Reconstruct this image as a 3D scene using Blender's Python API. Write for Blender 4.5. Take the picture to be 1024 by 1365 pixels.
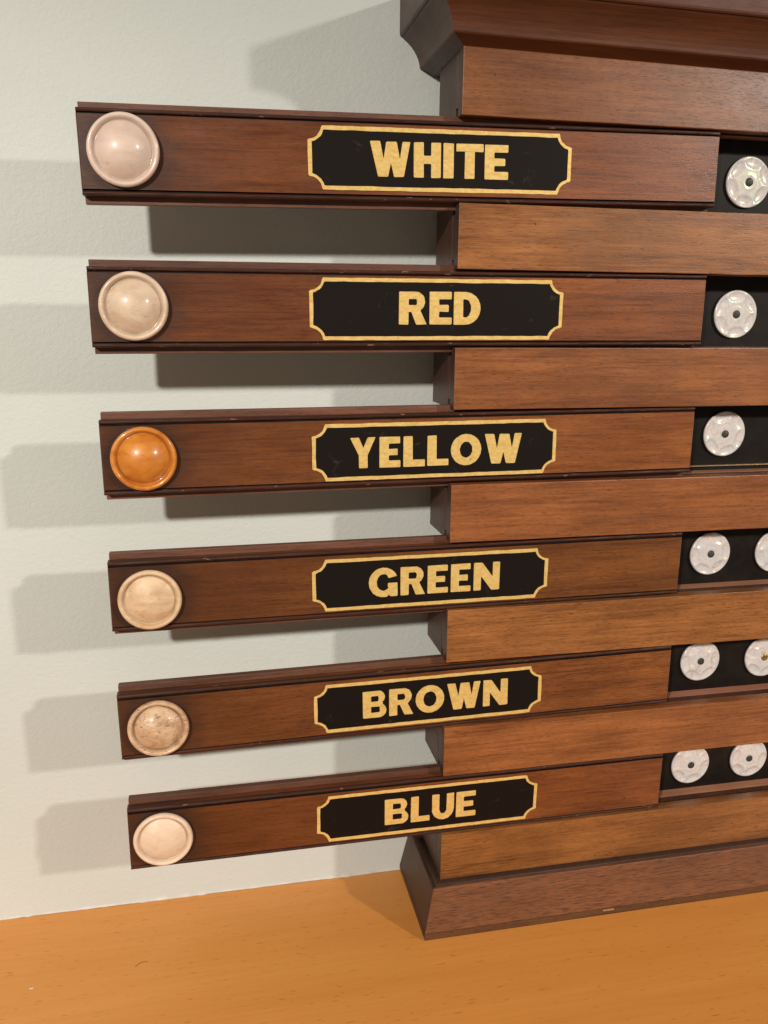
import bpy, bmesh, math, random
from mathutils import Vector, Matrix

random.seed(7)
scene = bpy.context.scene
for o in list(bpy.data.objects):
    bpy.data.objects.remove(o)
COL = scene.collection

# ------------------------------------------------------------------ camera
ZS = 0.5966                      # shelf top is z = 0; all board heights below are given from the top slider
cam_d = bpy.data.cameras.new('camera')
cam = bpy.data.objects.new('camera', cam_d)
COL.objects.link(cam)
R0 = Vector((0.9793520, -0.2019563, 0.0091245))
R1 = Vector((-0.0380412, -0.2284263, -0.9728177))
R2 = Vector((0.1985510, 0.9523839, -0.2313924))
m = Matrix.Identity(4)
for i in range(3):
    m[i][0] = R0[i]; m[i][1] = -R1[i]; m[i][2] = -R2[i]
m[0][3], m[1][3], m[2][3] = 0.0727363, -0.5681404, -0.1086801 + ZS
cam.matrix_world = m
cam_d.sensor_fit = 'HORIZONTAL'
cam_d.sensor_width = 36.0
cam_d.lens = 36.0 * 1110.879 / 1024.0
cam_d.clip_start = 0.01
cam_d.clip_end = 100
scene.camera = cam

# ------------------------------------------------------------------ light
w = bpy.data.worlds.new('World'); scene.world = w; w.use_nodes = True
bg = w.node_tree.nodes['Background']
bg.inputs[0].default_value = (1.0, 0.88, 0.70, 1)
bg.inputs[1].default_value = 0.21

def lamp(name, loc, watts, radius, col):
    l = bpy.data.lights.new(name, 'SPOT'); l.energy = watts; l.shadow_soft_size = radius; l.color = col
    l.spot_size = math.radians(165); l.spot_blend = 0.24           # recessed downlight, shining straight down
    o = bpy.data.objects.new(name, l); o.location = loc; COL.objects.link(o)
lamp('ceiling_lamp', (2.50, -2.25, 0.95 + ZS), 235, 0.070, (1.0, 0.92, 0.83))      # throws the shadows to the left
lamp('ceiling_lamp', (-1.15, -2.05, 0.77 + ZS), 248, 0.065, (1.0, 0.93, 0.84))      # throws the shadows to the right

vs = scene.view_settings
vs.view_transform = 'Standard'; vs.look = 'None'; vs.exposure = 0.0; vs.gamma = 1.0
vs.use_curve_mapping = False

# ------------------------------------------------------------------ materials
class NT:
    def __init__(s, name):
        s.m = bpy.data.materials.new(name); s.m.use_nodes = True
        s.t = s.m.node_tree; s.b = s.t.nodes['Principled BSDF']
    def n(s, kind, **kw):
        nd = s.t.nodes.new(kind)
        for k, v in kw.items(): setattr(nd, k, v)
        return nd
    def l(s, a, b): s.t.links.new(a, b)
    def coords(s, scale, rnd=True, rot=(0, 0, 0)):
        tc = s.n('ShaderNodeTexCoord')
        out = tc.outputs['Object']
        if rnd:
            oi = s.n('ShaderNodeObjectInfo')
            mu = s.n('ShaderNodeVectorMath', operation='SCALE'); mu.inputs[0].default_value = (3.7, 1.9, 2.3)
            s.l(oi.outputs['Random'], mu.inputs['Scale'])
            ad = s.n('ShaderNodeVectorMath', operation='ADD')
            s.l(out, ad.inputs[0]); s.l(mu.outputs[0], ad.inputs[1]); out = ad.outputs[0]
        mp = s.n('ShaderNodeMapping'); mp.inputs['Scale'].default_value = scale; mp.inputs['Rotation'].default_value = rot
        s.l(out, mp.inputs['Vector'])
        return mp.outputs[0]
    def noise(s, vec, scale=1.0, detail=3.0, rough=0.55, dist=0.0):
        nz = s.n('ShaderNodeTexNoise'); nz.inputs['Scale'].default_value = scale
        nz.inputs['Detail'].default_value = detail; nz.inputs['Roughness'].default_value = rough
        nz.inputs['Distortion'].default_value = dist
        s.l(vec, nz.inputs['Vector']); return nz.outputs['Fac']
    def ramp(s, fac, stops):
        r = s.n('ShaderNodeValToRGB'); e = r.color_ramp.elements
        while len(e) < len(stops): e.new(0.5)
        for el, (p, c) in zip(e, stops):
            el.position = p; el.color = (c[0], c[1], c[2], 1) if not isinstance(c, (int, float)) else (c, c, c, 1)
        s.l(fac, r.inputs[0]); return r.outputs[0]
    def math(s, op, a, b):
        nd = s.n('ShaderNodeMath', operation=op)
        for i, v in enumerate((a, b)):
            if isinstance(v, (int, float)): nd.inputs[i].default_value = v
            else: s.l(v, nd.inputs[i])
        return nd.outputs[0]
    def mix(s, fac, a, b, blend='MIX'):
        nd = s.n('ShaderNodeMix', data_type='RGBA', blend_type=blend)
        for sock, v in ((nd.inputs[0], fac), (nd.inputs[6], a), (nd.inputs[7], b)):
            if isinstance(v, (int, float)): sock.default_value = v
            elif isinstance(v, tuple): sock.default_value = (v[0], v[1], v[2], 1)
            else: s.l(v, sock)
        return nd.outputs[2]
    def bump(s, h, strength, dist):
        b = s.n('ShaderNodeBump'); b.inputs['Strength'].default_value = strength; b.inputs['Distance'].default_value = dist
        s.l(h, b.inputs['Height']); s.l(b.outputs[0], s.b.inputs['Normal'])

def wood(name, dark, light, rough=0.36, pore=0.75, pore_len=1.0, grime=False, spec=0.5, axis='x', pore_cut=0.60, coat=0.0, chips=False):
    t = NT(name)
    def sc(a, b):
        return (a, b, b) if axis == 'x' else ((b, a, b) if axis == 'y' else (b, b, a))
    tilt = (0, 0.035, 0)
    broad = t.noise(t.coords(sc(5, 70), rot=tilt), 1, 4, 0.6, 0.6)
    fine = t.noise(t.coords(sc(18, 640), rot=tilt), 1, 5, 0.7, 0.5)
    blot = t.noise(t.coords((14, 14, 30)), 1, 2, 0.5)
    mid = t.noise(t.coords(sc(26, 190), rot=(0, -0.05, 0)), 1, 3, 0.6, 1.1)
    fac = t.math('ADD', t.math('ADD', t.math('MULTIPLY', broad, 0.33), t.math('MULTIPLY', fine, 0.42)), t.math('MULTIPLY', mid, 0.25))
    col = t.ramp(fac, [(0.35, dark), (0.50, tuple(0.45 * d + 0.55 * l for d, l in zip(dark, light))), (0.66, light)])
    col = t.mix(t.ramp(blot, [(0.35, 0.0), (0.70, 0.42)]), col, tuple(d * 0.8 for d in dark))
    pr = t.noise(t.coords(sc(190 / pore_len, 1900), rot=tilt), 1, 2, 0.5, 0.25)
    pm = t.ramp(pr, [(pore_cut - 0.06, 0.0), (pore_cut + 0.12, 1.0)])
    pf = t.math('MULTIPLY', pm, pore)
    col = t.mix(pf, col, tuple(d * 0.30 for d in dark))
    oi = t.n('ShaderNodeObjectInfo')
    hs = t.n('ShaderNodeHueSaturation')
    t.l(t.math('ADD', t.math('MULTIPLY', oi.outputs['Random'], 0.0085), 0.4945), hs.inputs['Hue'])
    r2 = t.math('FRACT', t.math('MULTIPLY', oi.outputs['Random'], 7.31), 0.0)
    t.l(t.math('ADD', t.math('MULTIPLY', r2, 0.34), 0.83), hs.inputs['Value'])
    hs.inputs['Saturation'].default_value = 1.0
    t.l(col, hs.inputs['Color']); col = hs.outputs[0]
    vo = t.n('ShaderNodeTexVoronoi'); vo.inputs['Scale'].default_value = 1.0; vo.inputs['Randomness'].default_value = 1.0
    t.l(t.coords((34, 34, 34)), vo.inputs['Vector'])
    hole = t.ramp(vo.outputs['Distance'], [(0.022, 1.0), (0.034, 0.0)])
    col = t.mix(t.math('MULTIPLY', hole, 0.8), col, (0.012, 0.006, 0.004))
    if grime:
        # handling patina: the pulled-out end is darker than the end that lives inside the case
        tcx = t.n('ShaderNodeTexCoord'); sx = t.n('ShaderNodeSeparateXYZ'); t.l(tcx.outputs['Object'], sx.inputs[0])
        px = t.math('ADD', sx.outputs['X'], t.math('MULTIPLY', t.noise(t.coords((9, 9, 40)), 1, 3), 0.10))
        col = t.mix(t.ramp(px, [(0.10, 0.60), (0.36, 0.0)]), col, (0.044, 0.0105, 0.0032))
        # dark hand grime rubbed into the wood round the knob, ragged edge
        tc = t.n('ShaderNodeTexCoord')
        sub = t.n('ShaderNodeVectorMath', operation='SUBTRACT'); sub.inputs[1].default_value = (0.024, 0, -0.025)
        t.l(tc.outputs['Object'], sub.inputs[0])
        sc2 = t.n('ShaderNodeVectorMath', operation='MULTIPLY'); sc2.inputs[1].default_value = (1, 0, 0.75)
        t.l(sub.outputs[0], sc2.inputs[0])
        ln = t.n('ShaderNodeVectorMath', operation='LENGTH'); t.l(sc2.outputs[0], ln.inputs[0])
        wob = t.math('MULTIPLY', t.noise(t.coords((40, 40, 70)), 1, 4, 0.6), 0.022)
        d = t.math('ADD', ln.outputs['Value'], wob)
        g = t.ramp(t.math('MULTIPLY', d, 10.0), [(0.30, 0.68), (0.50, 0.0)])
        col = t.mix(g, col, (0.022, 0.011, 0.008))
    if chips:
        ch = t.math('MULTIPLY', t.ramp(t.noise(t.coords((170, 700, 700)), 1, 3), [(0.64, 0.0), (0.68, 1.0)]), t.ramp(t.noise(t.coords((16, 16, 60)), 1, 2), [(0.52, 0.0), (0.60, 0.8)]))
        col = t.mix(ch, col, (0.33, 0.18, 0.10))
    t.l(col, t.b.inputs['Base Color'])
    rr = t.math('ADD', t.math('MULTIPLY', t.noise(t.coords((30, 30, 60)), 1, 3), 0.22), rough - 0.11)
    t.l(rr, t.b.inputs['Roughness'])
    t.b.inputs['Specular IOR Level'].default_value = spec
    t.b.inputs['Coat Weight'].default_value = coat; t.b.inputs['Coat Roughness'].default_value = 0.22
    h = t.math('SUBTRACT', t.math('SUBTRACT', t.math('MULTIPLY', fine, 0.5), pm), t.math('MULTIPLY', hole, 3.0))
    t.bump(h, 0.16, 0.00025)
    return t.m

M = {}
M['rail'] = wood('mahogany_rail', (0.105, 0.031, 0.0075), (0.41, 0.153, 0.043), rough=0.37, pore=0.62)
M['slide'] = wood('mahogany_slider', (0.070, 0.0165, 0.0038), (0.33, 0.108, 0.0265), rough=0.34, grime=True, pore=0.62)
M['tongue'] = wood('mahogany_tongue', (0.068, 0.027, 0.016), (0.20, 0.083, 0.050), rough=0.5, pore=0.45, spec=0.35)
M['bead'] = wood('mahogany_bead', (0.022, 0.008, 0.005), (0.080, 0.026, 0.013), rough=0.45, pore=0.3, chips=True, spec=0.3)
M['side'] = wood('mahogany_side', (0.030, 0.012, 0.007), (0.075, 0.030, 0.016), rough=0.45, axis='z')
M['block'] = wood('mahogany_block', (0.035, 0.013, 0.008), (0.095, 0.038, 0.020), rough=0.45)
M['cornice'] = wood('mahogany_cornice', (0.060, 0.017, 0.0065), (0.15, 0.050, 0.019), rough=0.50, pore=0.3, spec=0.4)
M['plinth'] = wood('mahogany_plinth', (0.120, 0.040, 0.016), (0.235, 0.084, 0.034), rough=0.48, pore=0.8, pore_len=1.8, pore_cut=0.55)
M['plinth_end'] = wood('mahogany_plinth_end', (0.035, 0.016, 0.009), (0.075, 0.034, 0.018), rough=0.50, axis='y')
M['ledge'] = wood('lit_ledge', (0.25, 0.10, 0.055), (0.46, 0.21, 0.125), rough=0.6, pore=0.3, spec=0.3)  # paler wood colour stands in for light falling on the ledges
M['foot'] = wood('worn_plinth_edge', (0.06, 0.024, 0.009), (0.17, 0.070, 0.024), rough=0.55)

def simple(name, col, rough, metal=0.0, spec=0.5, var=0.0, vscale=200, bump=0.0, bdist=0.0002):
    t = NT(name)
    c = col
    if var or bump:
        nz = t.noise(t.coords((vscale,) * 3), 1, 5, 0.6)
        if var:
            c = t.mix(t.ramp(nz, [(0.35, 0.0), (0.68, 1.0)]), tuple(x * (1 - var) for x in col), tuple(min(1, x * (1 + var)) for x in col))
            t.l(c, t.b.inputs['Base Color'])
        if bump: t.bump(nz, bump, bdist)
    if isinstance(c, tuple): t.b.inputs['Base Color'].default_value = (*col, 1)
    t.b.inputs['Roughness'].default_value = rough; t.b.inputs['Metallic'].default_value = metal
    t.b.inputs['Specular IOR Level'].default_value = spec
    return t.m

# gold leaf: worn, brushed by hand
t = NT('gold_leaf')
nz = t.noise(t.coords((300, 300, 520)), 1, 5, 0.65)
col = t.ramp(nz, [(0.25, (0.64, 0.40, 0.11)), (0.50, (0.79, 0.54, 0.175)), (0.75, (0.90, 0.68, 0.29))])
sp = t.noise(t.coords((330, 330, 330)), 1, 3, 0.6)
col = t.mix(t.ramp(sp, [(0.71, 0.0), (0.76, 0.75)]), col, (0.10, 0.045, 0.012))
t.l(col, t.b.inputs['Base Color']); t.b.inputs['Metallic'].default_value = 0.32; t.b.inputs['Roughness'].default_value = 0.40
t.bump(nz, 0.22, 0.0003)
M['gold'] = t.m

# black sign paint with scuffs
t = NT('black_sign_paint')
sc_ = t.noise(t.coords((60, 300, 90)), 1, 6, 0.7, 1.0)
col = t.mix(t.ramp(sc_, [(0.62, 0.0), (0.78, 0.5)]), (0.008, 0.0052, 0.004), (0.10, 0.078, 0.06))
t.l(col, t.b.inputs['Base Color']); t.b.inputs['Roughness'].default_value = 0.50; t.b.inputs['Specular IOR Level'].default_value = 0.14
t.bump(t.noise(t.coords((500, 500, 500)), 1, 3), 0.15, 0.0002)
M['plate'] = t.m
M['black'] = simple('black_backing', (0.009, 0.006, 0.0045), 0.5, spec=0.18, var=0.4, vscale=90)
M['pin'] = simple('dull_pin', (0.055, 0.055, 0.045), 0.55, metal=0.4, var=0.6, vscale=700)
M['brass_pin'] = simple('brass_pin', (0.45, 0.30, 0.09), 0.32, metal=0.9, var=0.3, vscale=500)
M['brass'] = simple('brass_strip', (0.62, 0.42, 0.22), 0.30, metal=0.8)

# mother of pearl
t = NT('mother_of_pearl')
v = t.noise(t.coords((110, 110, 160)), 1, 2, 0.5, 1.2)
col = t.ramp(v, [(0.28, (0.50, 0.43, 0.42)), (0.46, (0.68, 0.61, 0.58)), (0.58, (0.56, 0.54, 0.56)), (0.74, (0.78, 0.72, 0.68))])
t.l(col, t.b.inputs['Base Color']); t.b.inputs['Roughness'].default_value = 0.26
t.b.inputs['Specular IOR Level'].default_value = 0.7
t.b.inputs['Coat Weight'].default_value = 0.35; t.b.inputs['Coat Roughness'].default_value = 0.12
t.b.inputs['Thin Film Thickness'].default_value = 420.0; t.b.inputs['Thin Film IOR'].default_value = 1.45
t.bump(t.noise(t.coords((90, 90, 120)), 1, 2, 0.5, 1.0), 0.25, 0.0010)
M['pearl'] = t.m

def knob_mat(name, base, shade, rough, speck=0.0, coat=0.0, streak=(60, 60, 110), cut=0.60, ring=0.75):
    t = NT(name)
    a = t.noise(t.coords(streak), 1, 5, 0.6, 0.8)
    col = t.ramp(a, [(0.30, shade), (0.62, base)])
    if speck:
        s2 = t.noise(t.coords((300, 300, 1700)), 1, 3, 0.55)
        zone = t.noise(t.coords((75, 75, 75)), 1, 2)
        mk = t.math('MULTIPLY', t.ramp(s2, [(cut, 0.0), (cut + 0.07, 1.0)]), t.ramp(zone, [(0.42, 0.0), (0.58, 1.0)]))
        col = t.mix(t.math('MULTIPLY', mk, speck), col, tuple(c * 0.22 for c in shade))
    # dirt kept in the turned groove (ring at the groove's own radius)
    tc = t.n('ShaderNodeTexCoord')
    fl = t.n('ShaderNodeVectorMath', operation='MULTIPLY'); fl.inputs[1].default_value = (1, 0, 1)
    t.l(tc.outputs['Object'], fl.inputs[0])
    ln = t.n('ShaderNodeVectorMath', operation='LENGTH'); t.l(fl.outputs[0], ln.inputs[0])
    g = t.ramp(t.math('MULTIPLY', ln.outputs['Value'], 40.0), [(0.635, 0.0), (0.675, ring), (0.685, ring), (0.74, 0.0)])
    gn = t.math('MULTIPLY', g, t.ramp(t.noise(t.coords((90, 90, 90)), 1, 3), [(0.3, 0.35), (0.65, 1.0)]))
    col = t.mix(gn, col, tuple(c * 0.45 for c in shade))
    t.l(col, t.b.inputs['Base Color']); t.b.inputs['Roughness'].default_value = rough
    t.b.inputs['Coat Weight'].default_value = coat; t.b.inputs['Coat Roughness'].default_value = 0.13
    t.b.inputs['Subsurface Weight'].default_value = 0.12
    t.b.inputs['Subsurface Radius'].default_value = (0.004, 0.002, 0.001); t.b.inputs['Subsurface Scale'].default_value = 0.3
    t.bump(t.noise(t.coords((160, 160, 160)), 1, 2), 0.05, 0.0003)
    return t.m
KN = {
 'WHITE': knob_mat('pinkish_ivory', (0.68, 0.53, 0.44), (0.60, 0.45, 0.37), 0.45, speck=0.25, coat=0.55),
 'RED': knob_mat('cream_ivory', (0.68, 0.53, 0.40), (0.52, 0.37, 0.25), 0.45, speck=0.35, coat=0.45),
 'YELLOW': knob_mat('amber_stained_ivory', (0.63, 0.235, 0.030), (0.46, 0.13, 0.011), 0.40, speck=0.5, coat=0.6),
 'GREEN': knob_mat('tan_bone', (0.70, 0.51, 0.33), (0.52, 0.33, 0.18), 0.50, speck=0.4, ring=0.75),
 'BROWN': knob_mat('speckled_tan_bone', (0.68, 0.48, 0.31), (0.40, 0.22, 0.11), 0.42, speck=0.8, coat=0.12, cut=0.56, ring=1.0),
 'BLUE': knob_mat('pale_bone', (0.75, 0.58, 0.43), (0.65, 0.47, 0.33), 0.46, speck=0.3),
}

# wall paint, rolled on
t = NT('wall_paint')
f1 = t.noise(t.coords((280, 280, 340), rnd=False), 1, 4, 0.55, 0.4)
f2 = t.noise(t.coords((700, 700, 700), rnd=False), 1, 2, 0.5)
f3 = t.noise(t.coords((6, 6, 6), rnd=False), 1, 3, 0.5)
col = t.mix(t.ramp(f3, [(0.35, 0.0), (0.70, 1.0)]), (0.545, 0.58, 0.55), (0.59, 0.62, 0.59))
t.l(col, t.b.inputs['Base Color']); t.b.inputs['Roughness'].default_value = 0.62
t.bump(t.math('ADD', f1, t.math('MULTIPLY', f2, 0.3)), 0.42, 0.0009)
M['wall'] = t.m

# steamed beech
t = NT('beech')
g1 = t.noise(t.coords((2.5, 26, 26), rnd=False, rot=(0, 0, 0.05)), 1, 4, 0.6, 0.8)
g2 = t.noise(t.coords((12, 300, 300), rnd=False, rot=(0, 0, 0.05)), 1, 3, 0.6)
fac = t.math('ADD', t.math('MULTIPLY', g1, 0.65), t.math('MULTIPLY', g2, 0.35))
col = t.ramp(fac, [(0.30, (0.60, 0.232, 0.043)), (0.70, (0.70, 0.298, 0.068))])
pr = t.noise(t.coords((90, 640, 640), rnd=False, rot=(0, 0, 0.03)), 1, 1.5, 0.5, 0.2)
pm = t.ramp(pr, [(0.655, 0.0), (0.73, 0.65)])
col = t.mix(pm, col, (0.36, 0.115, 0.014))
t.l(col, t.b.inputs['Base Color']); t.b.inputs['Roughness'].default_value = 0.42
t.bump(t.math('SUBTRACT', t.math('MULTIPLY', g2, 0.3), pm), 0.12, 0.0003)
M['beech'] = t.m
M['groove'] = simple('groove_black', (0.010, 0.006, 0.004), 0.7, spec=0.2, var=0.5, vscale=150)
M['chip'] = simple('torn_wood', (0.42, 0.22, 0.10), 0.7, var=0.2, vscale=300)
M['caulk'] = simple('caulk', (0.62, 0.58, 0.52), 0.6, var=0.12, vscale=60, bump=0.3, bdist=0.0006)

# ------------------------------------------------------------------ mesh helpers
def link(name, me, mat, parent=None, smooth=False):
    o = bpy.data.objects.new(name, me); COL.objects.link(o)
    if mat: me.materials.append(mat)
    if parent: o.parent = parent
    if smooth:
        for p in me.polygons: p.use_smooth = True
    return o
def tag(o, label=None, cat=None, group=None, kind=None):
    for k, v in (('label', label), ('category', cat), ('group', group), ('kind', kind)):
        if v: o[k] = v
    return o
def bm_mesh(bm, name):
    bmesh.ops.recalc_face_normals(bm, faces=bm.faces[:])
    me = bpy.data.meshes.new(name); bm.to_mesh(me); bm.free(); return me
def prism(name, prof, x0, x1, mat, parent=None, bevel=0.0, nx=1, wob=0.0):
    """profile of (y, z) points extruded along x"""
    bm = bmesh.new(); rings = []
    for k in range(nx + 1):
        x = x0 + (x1 - x0) * k / nx
        rings.append([bm.verts.new((x, y + random.uniform(-wob, wob), z + random.uniform(-wob, wob))) for y, z in prof])
    n = len(prof)
    for a, b in zip(rings, rings[1:]):
        for i in range(n): bm.faces.new((a[i], a[(i + 1) % n], b[(i + 1) % n], b[i]))
    bm.faces.new(rings[0]); bm.faces.new(rings[-1][::-1])
    if bevel:
        bmesh.ops.recalc_face_normals(bm, faces=bm.faces[:])
        es = [e for e in bm.edges if len(e.link_faces) == 2 and e.calc_face_angle(0) > 0.6]
        bmesh.ops.bevel(bm, geom=es, offset=bevel, segments=2, profile=0.6, affect='EDGES')
    return link(name, bm_mesh(bm, name), mat, parent)
def box(name, x0, x1, y0, y1, z0, z1, mat, parent=None, bevel=0.0):
    return prism(name, [(y0, z0), (y1, z0), (y1, z1), (y0, z1)], x0, x1, mat, parent, bevel)
def lathe(name, prof, mat, parent, loc, seg=72):
    """profile (radius, y) turned about the y axis, the front at negative y"""
    bm = bmesh.new(); rings = []
    for r, y in prof:
        if r < 1e-6: rings.append([bm.verts.new((0, y, 0))])
        else: rings.append([bm.verts.new((r * math.cos(2 * math.pi * k / seg), y, r * math.sin(2 * math.pi * k / seg))) for k in range(seg)])
    for a, b in zip(rings, rings[1:]):
        for k in range(seg):
            k2 = (k + 1) % seg
            if len(b) == 1: bm.faces.new((a[k], a[k2], b[0]))
            else: bm.faces.new((a[k], a[k2], b[k2], b[k]))
    if len(rings[0]) > 1: bm.faces.new(rings[0][::-1])
    o = link(name, bm_mesh(bm, name), mat, parent, smooth=True); o.location = loc; return o

# flat outlines cut from sheet: list of loops in (x, z), front at y = y0
def sheet(name, loops, y0, thick, mat, parent):
    cu = bpy.data.curves.new(name, 'CURVE'); cu.dimensions = '2D'; cu.fill_mode = 'BOTH'; cu.extrude = thick / 2
    for lp in loops:
        s = cu.splines.new('POLY'); s.points.add(len(lp) - 1); s.use_cyclic_u = True
        for pt, (x, z) in zip(s.points, lp): pt.co = (x, z, 0, 1)
    tmp = bpy.data.objects.new('tmp', cu); COL.objects.link(tmp)
    dg = bpy.context.evaluated_depsgraph_get(); dg.update()
    me = bpy.data.meshes.new_from_object(tmp.evaluated_get(dg))
    bpy.data.objects.remove(tmp); bpy.data.curves.remove(cu)
    for v in me.vertices:
        x, z, d = v.co; v.co = (x, y0 + thick / 2 - d, z)
    me.update()
    bm = bmesh.new(); bm.from_mesh(me); bmesh.ops.remove_doubles(bm, verts=bm.verts[:], dist=1e-7)
    bmesh.ops.recalc_face_normals(bm, faces=bm.faces[:]); bm.to_mesh(me); bm.free()
    me.materials.clear(); me.name = name
    return link(name, me, mat, parent)

def fillet(lp, r):
    out = []; n = len(lp)
    for i in range(n):
        p0, p, p1 = Vector(lp[i - 1]), Vector(lp[i]), Vector(lp[(i + 1) % n])
        a, b = p0 - p, p1 - p
        if a.length < 1e-9 or b.length < 1e-9: continue
        ang = a.angle(b)
        if ang > math.radians(150): out.append(tuple(p)); continue
        d = min(r, a.length * 0.4, b.length * 0.4)
        s, e = p + a.normalized() * d, p + b.normalized() * d
        for k in range(4):
            u = k / 3; q = s * (1 - u) ** 2 + p * 2 * u * (1 - u) + e * u * u
            out.append((q.x, q.y))
    res = [out[0]]
    for q in out[1:]:
            if (Vector(q) - Vector(res[-1])).length > 6e-5: res.append(q)
    if (Vector(res[0]) - Vector(res[-1])).length < 6e-5: res.pop()
    return res

# ------------------------------------------------------------------ hand-lettered bold capitals, in a box w by h with stem t and bar b
def arc(cx, cy, rx, ry, a0, a1, n=14):
    return [(cx + rx * math.cos(math.radians(a0 + (a1 - a0) * k / n)), cy + ry * math.sin(math.radians(a0 + (a1 - a0) * k / n))) for k in range(n + 1)]
def glyph(ch, w, h, weight=1.0):
    t, b = 0.31 * h * weight, 0.222 * h * weight
    if ch == 'I': return [[(0, 0), (w, 0), (w, h), (0, h)]]
    if ch == 'H':
        m0, m1 = 0.40 * h, 0.62 * h
        return [[(0, 0), (t, 0), (t, m0), (w - t, m0), (w - t, 0), (w, 0), (w, h), (w - t, h), (w - t, m1), (t, m1), (t, h), (0, h)]]
    if ch == 'T':
        c = w / 2
        return [[(c - t / 2, 0), (c + t / 2, 0), (c + t / 2, h - b), (w, h - b), (w, h), (0, h), (0, h - b), (c - t / 2, h - b)]]
    if ch == 'E':
        m0, m1 = 0.395 * h, 0.605 * h
        return [[(0, 0), (w, 0), (w, b), (t, b), (t, m0), (w * 0.86, m0), (w * 0.86, m1), (t, m1), (t, h - b), (w * 0.98, h - b), (w * 0.98, h), (0, h)]]
    if ch == 'L': return [[(0, 0), (w, 0), (w, b), (t, b), (t, h), (0, h)]]
    if ch == 'N':
        return [[(0, 0), (t * .9, 0), (t * .9, h * 0.52), (w - t * 1.05, 0), (w, 0), (w, h), (w - t * .9, h), (w - t * .9, h * 0.48), (t * 1.05, h), (0, h)]]
    if ch == 'W':
        P = [(0, 1), (.245, 1), (.335, .50), (.40, .99), (.66, .99), (.735, .50), (.80, 1), (1, 1), (.83, 0), (.585, 0), (.508, .40), (.44, 0), (.19, 0)]
        return [[(x * w, y * h) for x, y in P]]
    if ch == 'Y':
        P = [(0, 1), (.34, 1), (.51, .66), (.68, 1), (1, 1), (.68, .42), (.68, 0), (.335, 0), (.335, .42)]
        return [[(x * w, y * h) for x, y in P]]
    if ch == 'O':
        o = 0.02 * h
        return [arc(w / 2, h / 2, w / 2, h / 2 + o, 0, 360, 44)[:-1], arc(w / 2, h / 2, w / 2 - t * .98, h / 2 - b * 1.05, 0, 360, 36)[:-1]]
    if ch == 'D':
        r = min(h / 2, w * 0.62); ri = h / 2 - b
        cx = w - r
        return [[(0, 0), (cx, 0)] + arc(cx, h / 2, r, h / 2, -88, 88, 22) + [(cx, h), (0, h)],
                [(t, b), (cx, b)] + arc(cx, h / 2, r - t, ri, -86, 86, 18) + [(cx, h - b), (t, h - b)]]
    if ch == 'U':
        r = w / 2; ri = w / 2 - t * .95
        return [[(0, h), (0, r)] + arc(r, r, r, r + .02 * h, 182, 358, 22) + [(w, r), (w, h), (w - t * .95, h), (w - t * .95, r)] + arc(r, r * 1.0, ri, r - b * 1.05, -2, -178, 16) + [(t * .95, r), (t * .95, h)]]
    if ch == 'B':
        mid = 0.52 * h
        r1, r2 = (h - mid) / 2, mid / 2
        c1, c2 = w * 0.94 - r1, w - r2
        out = [(0, 0), (c2, 0)] + arc(c2, r2, r2, r2, -86, 62, 14) + [(w * 0.86, mid + .004 * h)] + arc(c1, mid + r1, r1, r1, -52, 86, 14) + [(c1, h), (0, h)]
        b2 = b * 0.92
        i1 = [(t, mid + b2 * .42), (c1, mid + b2 * .42)] + arc(c1, mid + r1 - b2 * .29, r1 - t * .78, r1 - b2 * .71, -80, 80, 10) + [(c1, h - b2), (t, h - b2)]
        i2 = [(t, b2), (c2, b2)] + arc(c2, r2 + b2 * .21, r2 - t * .80, r2 - b2 * .79, -80, 80, 10) + [(c2, mid - b2 * .58), (t, mid - b2 * .58)]
        return [out, i1, i2]
    if ch == 'R':
        mid = 0.40 * h; r = (h - mid) / 2; c = w * 0.93 - r
        out = [(0, 0), (t, 0), (t, mid - .01 * h), (w * .44, mid - .01 * h), (w - t * 1.12, 0), (w, 0), (w * 0.76, mid + .03 * h)] + arc(c, mid + r, r, r, -50, 86, 16) + [(c, h), (0, h)]
        i1 = [(t, mid + b * .85), (c, mid + b * .85)] + arc(c, mid + r - b * .08, r - t * .82, r - b * .93, -80, 80, 10) + [(c, h - b), (t, h - b)]
        return [out, i1]
    if ch == 'G':
        cx, cy, rx, ry = w * .51, h * .5, w * .51, h * .52
        ix, iy = rx - t * .95, ry - b * 1.1
        out = arc(cx, cy, rx, ry, 24, 285, 30)
        out += [(w * .70, .06 * h), (w * .74, 0), (w, 0), (w, .47 * h), (w * .66, .47 * h), (w * .66, .33 * h)]
        out += arc(cx, cy, ix, iy, 318, 52, 22)
        out += [(w * .68, .64 * h)]
        return [out]

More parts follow.
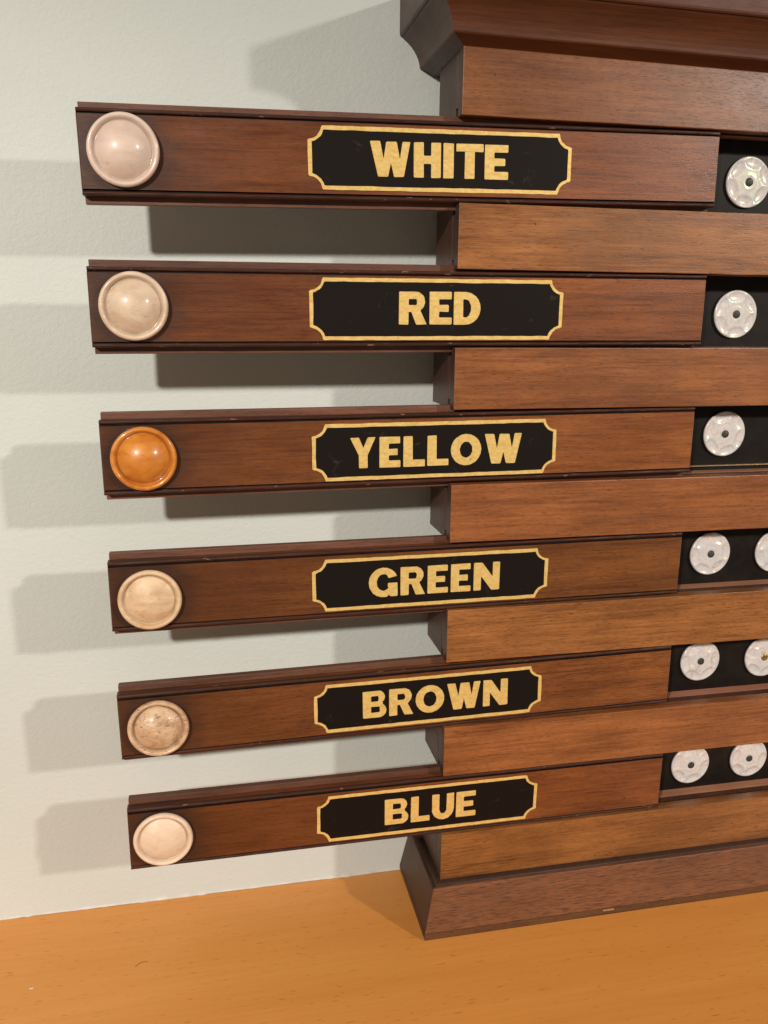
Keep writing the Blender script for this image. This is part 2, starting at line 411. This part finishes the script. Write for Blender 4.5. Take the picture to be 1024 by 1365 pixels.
# ------------------------------------------------------------------ measurements (z from the top edge of the first slider)
XR, YR, YB = 0.2401, -0.0020, 0.0564        # rails: left end, front plane, back of the carcass
XE = 0.80                                   # right end of the board, out of the picture
WALL = 0.073
ROWS = [  # word, z of top edge, droop in degrees, x of the end, letter extents, cap top, baseline, knob dome height
 ('WHITE', 0.0106, 0.925, -0.0004, [(.1798, .2066), (.2089, .2272), (.2288, .2360), (.2376, .2563), (.2573, .2739)], -.0137, -.0353, .0084),
 ('RED', -0.0813, 0.291, -0.0004, [(.2004, .2199), (.2218, .2376), (.2390, .2582)], -.0136, -.0354, .0082),
 ('YELLOW', -0.1782, 0.464, 0.0004, [(.1661, .1841), (.1868, .2020), (.2041, .2199), (.2216, .2372), (.2389, .2615), (.2641, .2921)], -.0159, -.0376, .0092),
 ('GREEN', -0.2748, 0.302, -0.0004, [(.1806, .2020), (.2042, .2228), (.2248, .2403), (.2426, .2578), (.2603, .2805)], -.0149, -.0365, .0058),
 ('BROWN', -0.3730, 0.818, -0.0004, [(.1763, .1943), (.1966, .2154), (.2172, .2397), (.2420, .2687), (.2710, .2909)], -.0145, -.0363, .0084),
 ('BLUE', -0.4637, 0.041, 0.0012, [(.1928, .2117), (.2138, .2291), (.2310, .2489), (.2508, .2672)], -.0143, -.0364, .0058),
]
L, H = 0.4297, 0.0500
PLATE = {'WHITE': (-.0055, -.0440), 'RED': (-.0051, -.0457), 'YELLOW': (-.0060, -.0460), 'GREEN': (-.0062, -.0452), 'BROWN': (-.0062, -.0451), 'BLUE': (-.0058, -.0453)}
KNOB = {'WHITE': (.0264, -.0241), 'RED': (.0274, -.0243), 'YELLOW': (.0273, -.0255), 'GREEN': (.0268, -.0272), 'BROWN': (.0272, -.0262), 'BLUE': (.0248, -.0250)}
ZT = [0.0598, -0.0356, -0.1311, -0.2283, -0.3238, -0.4200, -0.5129]
ZB = [0.0173, -0.0785, -0.1743, -0.2714, -0.3658, -0.4617, -0.5561]
for i, (wd, z, dr, *_r) in enumerate(ROWS):
    a = math.radians(dr)
    ZB[i] = max(ZB[i], z + L * math.sin(a) + 0.0006)
    ZT[i + 1] = min(ZT[i + 1], z + XR * math.sin(a) - H - 0.0005)

# ------------------------------------------------------------------ the setting
bm = bmesh.new()
vs_ = [bm.verts.new(c) for c in ((-1.6, WALL, -0.9), (2.2, WALL, -0.9), (2.2, WALL, 1.5), (-1.6, WALL, 1.5), (-1.6, WALL + .1, -0.9), (2.2, WALL + .1, -0.9), (2.2, WALL + .1, 1.5), (-1.6, WALL + .1, 1.5))]
for f in ((0, 1, 2, 3), (7, 6, 5, 4), (0, 4, 5, 1), (1, 5, 6, 2), (2, 6, 7, 3), (3, 7, 4, 0)): bm.faces.new([vs_[k] for k in f])
wall = tag(link('wall', bm_mesh(bm, 'wall'), M['wall']), kind='structure')
shelf = tag(box('shelf', -1.6, 2.2, -0.32, WALL - 0.0003, -0.036, 0.0, M['beech'], None, 0.0025), kind='structure')
# lumpy caulk along the joint
bm = bmesh.new(); prev = None
N = 420
for k in range(N + 1):
    x = -0.4 + 1.6 * k / N
    s = 0.0011 + 0.0005 * math.sin(x * 61) * math.sin(x * 23 + 1) + random.uniform(-.00025, .00025) + (0.0011 if random.random() < 0.03 else 0)
    ring = [bm.verts.new((x, WALL + .001, s * 1.1)), bm.verts.new((x, WALL - s * .45, s * .75)), bm.verts.new((x, WALL - s * .9, s * .25)), bm.verts.new((x, WALL - s, -.0004))]
    if prev:
        for q in range(3): bm.faces.new((prev[q], prev[q + 1], ring[q + 1], ring[q]))
    prev = ring
link('caulk_bead', bm_mesh(bm, 'caulk_bead'), M['caulk'], wall, smooth=True)

# ------------------------------------------------------------------ the scoreboard carcass
board = bpy.data.objects.new('scoreboard', None); COL.objects.link(board)
board.location = (XR, YB, 0)
tag(board, 'dark mahogany scoreboard with cornice, rails and plinth standing on the beech shelf', 'scoreboard')
def under(o, parent=board):
    o.parent = parent; o.matrix_parent_inverse = parent.matrix_world.inverted() if parent is not board else Matrix.Translation(-Vector(board.location)); return o

for i in range(7):
    z1, z0 = ZT[i] + ZS, ZB[i] + ZS
    top = z1 + (0.004 if i == 0 else 0)
    r = under(prism('rail', [(YR, z0), (0.0076, z0), (0.0076, top), (YR, top)], XR, XE, M['rail'], None, 0.0006, nx=26, wob=0.00009))
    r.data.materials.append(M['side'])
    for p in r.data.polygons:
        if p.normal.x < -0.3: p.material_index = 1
    lo = z0 + (0.0065 if i < 6 else 0.0); hi = top - (0.0065 if i > 0 else 0)
    under(box('groove_spacer', XR + 0.0006, XE - .001, 0.0074, 0.0146, lo, hi, M['block'], None))
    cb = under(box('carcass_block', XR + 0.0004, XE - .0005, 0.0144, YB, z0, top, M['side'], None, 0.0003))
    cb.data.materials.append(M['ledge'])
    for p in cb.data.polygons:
        if abs(p.normal.z) > 0.7: p.material_index = 1  # tops and undersides take the colour brightened as if lit
panels = []
for i in range(6):
    z1, z0 = ZB[i] + ZS, ZT[i + 1] + ZS
    p_ = under(box('backing_panel', XR + 0.012, XE - .012, 0.0240, 0.0300, z0 + .0002, z1 - .0002, M['black'], None))
    panels.append(p_)
under(box('end_stile', XE - 0.05, XE - .0008, 0.0082, 0.0560, ZB[6] + ZS + .001, ZT[0] + ZS, M['side'], None))

def mitred(name, prof, mat, yback, end_mat=None, smooth=False, fx=1.0, sag=0.0):
    """profile (offset s, z) carried round left, front and right of the carcass"""
    bm = bmesh.new(); rings = []
    for s, z in prof:
        rings.append([bm.verts.new(c) for c in ((XR - s * fx, yback, z), (XR - s * fx, YR - s, z), (XE + s * fx, YR - s, z), (XE + s * fx, yback, z))])
    for a, b in zip(rings, rings[1:]):
        for k in range(4):
            f = bm.faces.new((a[k], a[(k + 1) % 4], b[(k + 1) % 4], b[k]))
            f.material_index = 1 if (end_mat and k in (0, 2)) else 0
            f.smooth = smooth
    for v in bm.verts: v.co.z -= (v.co.x - XR) * sag
    bm.faces.new(rings[0][::-1]); bm.faces.new(rings[-1])
    o = link(name, bm_mesh(bm, name), mat)
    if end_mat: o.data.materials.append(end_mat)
    return under(o)
z = ZS + .0012
mitred('cornice_moulding', [(-.004, z + .0575), (0.0, z + .0577), (.0040, z + .0595), (.0108, z + .0617), (.0116, z + .0626), (.0119, z + .0645), (.0128, z + .0675), (.0143, z + .0705),
        (.0165, z + .0735), (.0190, z + .0762), (.0220, z + .0787), (.0250, z + .0807), (.0262, z + .0818), (-.004, z + .0818)], M['cornice'], WALL - .0004, M['plinth_end'], fx=.90, sag=.011)
mitred('cornice_slab', [(-.004, z + .0820), (.0272, z + .0820), (.0282, z + .0828), (.0285, z + .0840), (.0285, z + .1060), (.0275, z + .1078), (-.004, z + .1078)], M['cornice'], WALL - .0006, M['side'], fx=.90, sag=.011)
# plinth
tp = ZS - .5568
mitred('plinth', [(-.003, .0062), (.0158, .0062), (.0078, tp - .0006), (.0072, tp), (-.003, tp)], M['plinth'], WALL - .0004, M['plinth_end'])
mitred('plinth_foot', [(-.003, 0.0), (.0160, 0.0), (.0164, .0012), (.0161, .0060), (-.003, .0060)], M['foot'], WALL - .0006, M['plinth_end'])
mitred('plinth_bead', [(-.0005, tp + .0001)] + [(-.0002 + .0050 * math.cos(math.radians(a_)), tp + .0001 + 0.0022 * math.sin(math.radians(a_))) for a_ in range(0, 91, 15)] + [(-.0005, tp + .0023)], M['plinth_end'], YB - .0004, None, True)
# torn splinter at the plinth's foot
sp_ = prism('splinter', [(-.0186, .0040), (-.0192, .0052), (-.0186, .0056)], .377, .387, M['chip'], None)
under(sp_)

# pearl life markers
def pearl_mesh():
    bm = bmesh.new(); Rr = 0.0180; rings = []
    rs = [k / 22 for k in range(1, 23)]; seg = 96
    def hgt(u, a):
        d = 0.0
        for k in range(6):
            ck = math.radians(60 * k + 10)
            x, y = u * math.cos(a), u * math.sin(a)
            rx = x * math.cos(ck) + y * math.sin(ck) - 0.76; ry = -x * math.sin(ck) + y * math.cos(ck)
            e = 1 - (rx / 0.22) ** 2 - (ry / 0.40) ** 2
            if e > 0: d = max(d, e ** 0.6)
        edge = max(0, (u - 0.93) / 0.07)
        ctr = math.exp(-((u - 0.27) / 0.06) ** 2) * 0.00022
        return 0.0028 - 0.0013 * d * min(1, (1.0 - u) / 0.10) - 0.0009 * edge ** 2 + ctr
    c = bm.verts.new((0, -0.0028, 0))
    for u in rs: rings.append([bm.verts.new((Rr * u * math.cos(2 * math.pi * k / seg), -hgt(u, 2 * math.pi * k / seg), Rr * u * math.sin(2 * math.pi * k / seg))) for k in range(seg)])
    rings.append([bm.verts.new((v.co.x * .985, 0, v.co.z * .985)) for v in rings[-1]])
    for k in range(seg): bm.faces.new((c, rings[0][k], rings[0][(k + 1) % seg]))
    for a, b in zip(rings, rings[1:]):
        for k in range(seg): bm.faces.new((a[k], b[k], b[(k + 1) % seg], a[(k + 1) % seg]))
    bm.faces.new(rings[-1])
    me = bm_mesh(bm, 'life_marker'); me.materials.append(M['pearl'])
    for p in me.polygons: p.use_smooth = True
    return me
PM = pearl_mesh()
spots = [(0, .4697, -.0113), (1, .4705, -.1066), (2, .4716, -.1990), (3, .4700, -.2980), (3, .5299, -.2987), (4, .4710, -.3926), (4, .5319, -.3936), (5, .4720, -.4902), (5, .5290, -.4898)]
for n, (row, x, zz) in enumerate(spots):
    o = bpy.data.objects.new('life_marker', PM); COL.objects.link(o); under(o)
    o.location = (x, 0.0239, zz + ZS); o.rotation_euler = (0, random.uniform(0, 6.28), 0)
    pin = lathe('pin', [(.0029, .001), (.0031, -.0030), (.0029, -.0034), (.0022, -.0037), (0, -.0038)], M['brass_pin'] if n == 6 else M['pin'], o, (0, 0, 0), 20)
# thin brass strip showing in the third opening
s3 = box('brass_strip', .44, .70, .0218, .0241, -.2248 + ZS, -.2241 + ZS, M['brass'], None)
under(s3)

# ------------------------------------------------------------------ the six sliders
LABELS = {
 'WHITE': 'mahogany slider with black plate lettered WHITE and a pinkish white turned knob',
 'RED': 'mahogany slider with black plate lettered RED and a cream turned knob',
 'YELLOW': 'mahogany slider with black plate lettered YELLOW and a glossy amber orange knob',
 'GREEN': 'mahogany slider with black plate lettered GREEN and a flat tan knob',
 'BROWN': 'mahogany slider with black plate lettered BROWN and a speckled tan knob',
 'BLUE': 'mahogany slider with black plate lettered BLUE and a pale flat knob above the shelf'}

def bead_profile(z0, r=0.00125, d=0.0011, n=8):
    """half-round bead standing proud of its groove, centre height z0"""
    return [(0.0030, z0 - r)] + [(d - d * math.sin(math.pi * k / n) * 1.0 + 0.0001, z0 - r * math.cos(math.pi * k / n)) for k in range(n + 1)] + [(0.0030, z0 + r)]

def wavy(lp, amp):
    out = []
    n = len(lp)
    for i in range(n):
        a, b = Vector(lp[i]), Vector(lp[(i + 1) % n])
        k = max(1, int((b - a).length / 0.006))
        for j in range(k):
            q = a.lerp(b, j / k); out.append((q.x + random.uniform(-amp, amp), q.y + random.uniform(-amp, amp)))
    return out
def plate_outline(x0, x1, z0, z1, r, inset):
    X0, X1, Z0, Z1 = x0 + inset, x1 - inset, z0 + inset, z1 - inset
    rr = r + inset * 0.75
    def c(cx, cz, a0, a1):
        pts = arc(cx, cz, rr, rr * 0.93, a0, a1, 9)
        return [(min(max(px, X0), X1), min(max(pz, Z0), Z1)) for px, pz in pts]
    st = 0.0009
    lp = []
    lp += [(x0 + rr + st, Z0)] + c(x0, z0, 84, 6)[::-1][::-1][0:0]
    # go round anticlockwise from the bottom left scoop
    lp = c(x0, z0, 82, 8)                       # left side -> bottom
    lp += [(x0 + rr + st * .6, Z0), (x1 - rr - st * .6, Z0)]
    lp += c(x1, z0, 172, 98)
    lp += [(X1, z0 + rr * .93 + st * .6), (X1, z1 - rr * .93 - st * .6)]
    lp += c(x1, z1, 262, 188)
    lp += [(x1 - rr - st * .6, Z1), (x0 + rr + st * .6, Z1)]
    lp += c(x0, z1, 352, 278)
    lp += [(X0, z1 - rr * .93 - st * .6), (X0, z0 + rr * .93 + st * .6)]
    return lp

for i, (word, z, droop, xl, ext, ztop, zbase, dome) in enumerate(ROWS):
    sl = bpy.data.objects.new('slider', None); COL.objects.link(sl)
    sl.location = (xl, 0, z + ZS); sl.rotation_euler = (0, -math.radians(droop), 0)
    tag(sl, LABELS[word], 'slider', 'sliders pulled out of the scoreboard')
    g = 0.0022
    prof = [(0.0000, -0.0036), (0.0000, -H + 0.0036), (0.0018, -H + 0.0033), (0.0018, -H + .0001), (0.0080, -H), (0.0080, 0.0), (0.0018, -.0001), (0.0018, -0.0033)]
    fb = prism('front_board', prof, 0, L, M['slide'], sl, nx=3)
    fb.data.materials.append(M['groove'])       # near-black colour on the faces of the scratched grooves
    for p in fb.data.polygons:
        if abs(p.normal.x) < 0.5 and 0.0003 < p.center.y < 0.0020: p.material_index = 1
    for v in fb.data.vertices:                  # ends eased by hand
        k = round(v.co.x / L * 3)
        if k == 1: v.co.x = 0.0007
        elif k == 2: v.co.x = L - 0.0007
        elif v.co.y < 0.0001: v.co.y = 0.0007
    prism('bead', [(y, zz) for y, zz in bead_profile(-0.00127)], 0.0001, L - .0002, M['bead'], sl, nx=60, wob=0.00006)
    prism('bead', [(y, zz) for y, zz in bead_profile(-H + 0.00127)], 0.0001, L - .0002, M['bead'], sl, nx=60, wob=0.00006)
    prism('tongue', [(0.0078, -H - .0045), (0.0133, -H - .0045), (0.0133, .0045), (0.0078, .0045)], 0.0006, L - .0006, M['tongue'], sl, bevel=0.0005)
    kx, kz = KNOB[word]
    pr = [(.0196, .0004), (.0204, -.0004), (.0212, -.0016), (.0215, -.0029), (.0212, -.0042), (.0205, -.0050), (.0196, -.0053), (.0189, -.0049), (.0183, -.0041), (.0178, -.0031), (.0174, -.0025), (.0170, -.0023), (.0167, -.0024)]
    for k in range(1, 15):
        a = k / 14
        Rs = (.0167 ** 2 + dome ** 2) / (2 * dome); am = math.asin(.0167 / Rs) if dome < .0167 else 1.5
        th = am * (1 - a)
        pr.append((Rs * math.sin(th), -.0024 - (Rs * math.cos(th) - (Rs - dome))))
    pr[-1] = (0, pr[-1][1])
    lathe('knob', pr, KN[word], sl, (kx, 0, kz))
    z1, z0 = PLATE[word]
    x0, x1 = .1394, .3188
    outer = plate_outline(x0, x1, z0, z1, .0088, 0.0)
    inner = plate_outline(x0, x1, z0, z1, .0088, 0.0025)
    pl = sheet('name_plate', [plate_outline(x0, x1, z0, z1, .0088, 0.0006)], -0.00030, 0.0006, M['plate'], sl)
    sheet('border', [wavy(outer, .00017), wavy(inner, .00017)], -0.00055, 0.0004, M['gold'], pl)
    for ch, (a, b) in zip(word, ext):
        hgt = ztop - zbase
        loops = []
        for lp in glyph(ch, b - a, hgt, 0.92 if i > 2 else 1.0):
            lp = [(px + a, pz + zbase) for px, pz in lp]
            lp = fillet(lp, 0.0007)
            loops.append(lp)
        lt = sheet('letter', loops, -0.00060, 0.0004, M['gold'], pl)
        for v in lt.data.vertices:              # edges drawn by hand, not quite true
            v.co.x += 0.00010 * math.sin(v.co.z * 1900 + v.co.x * 700 + i) ; v.co.z += 0.00010 * math.sin(v.co.x * 1700 - v.co.z * 500 + i)

# ------------------------------------------------------------------ bits on the shelf
cr = box('crumb', -0.0752, -0.0722, -0.0095, -0.0088, 0.0, 0.0006, M['caulk'], None, 0.0002)
tag(cr, 'tiny white crumb lying on the beech shelf', 'crumb')
cu = bpy.data.curves.new('hair', 'CURVE'); cu.dimensions = '3D'; cu.bevel_depth = 0.00012
s = cu.splines.new('BEZIER'); s.bezier_points.add(2)
for bp, c in zip(s.bezier_points, ((-.0005, -.002, .00014), (.0035, .0015, .0003), (.0085, .0018, .00014))):
    bp.co = c; bp.handle_left_type = bp.handle_right_type = 'AUTO'
tmp = bpy.data.objects.new('tmp', cu); COL.objects.link(tmp)
dg = bpy.context.evaluated_depsgraph_get(); dg.update()
me = bpy.data.meshes.new_from_object(tmp.evaluated_get(dg)); bpy.data.objects.remove(tmp)
me.materials.clear()
tag(link('hair', me, M['foot']), 'short curled brown hair lying on the beech shelf', 'hair')

scene.render.resolution_x = 768
scene.render.resolution_y = 1024
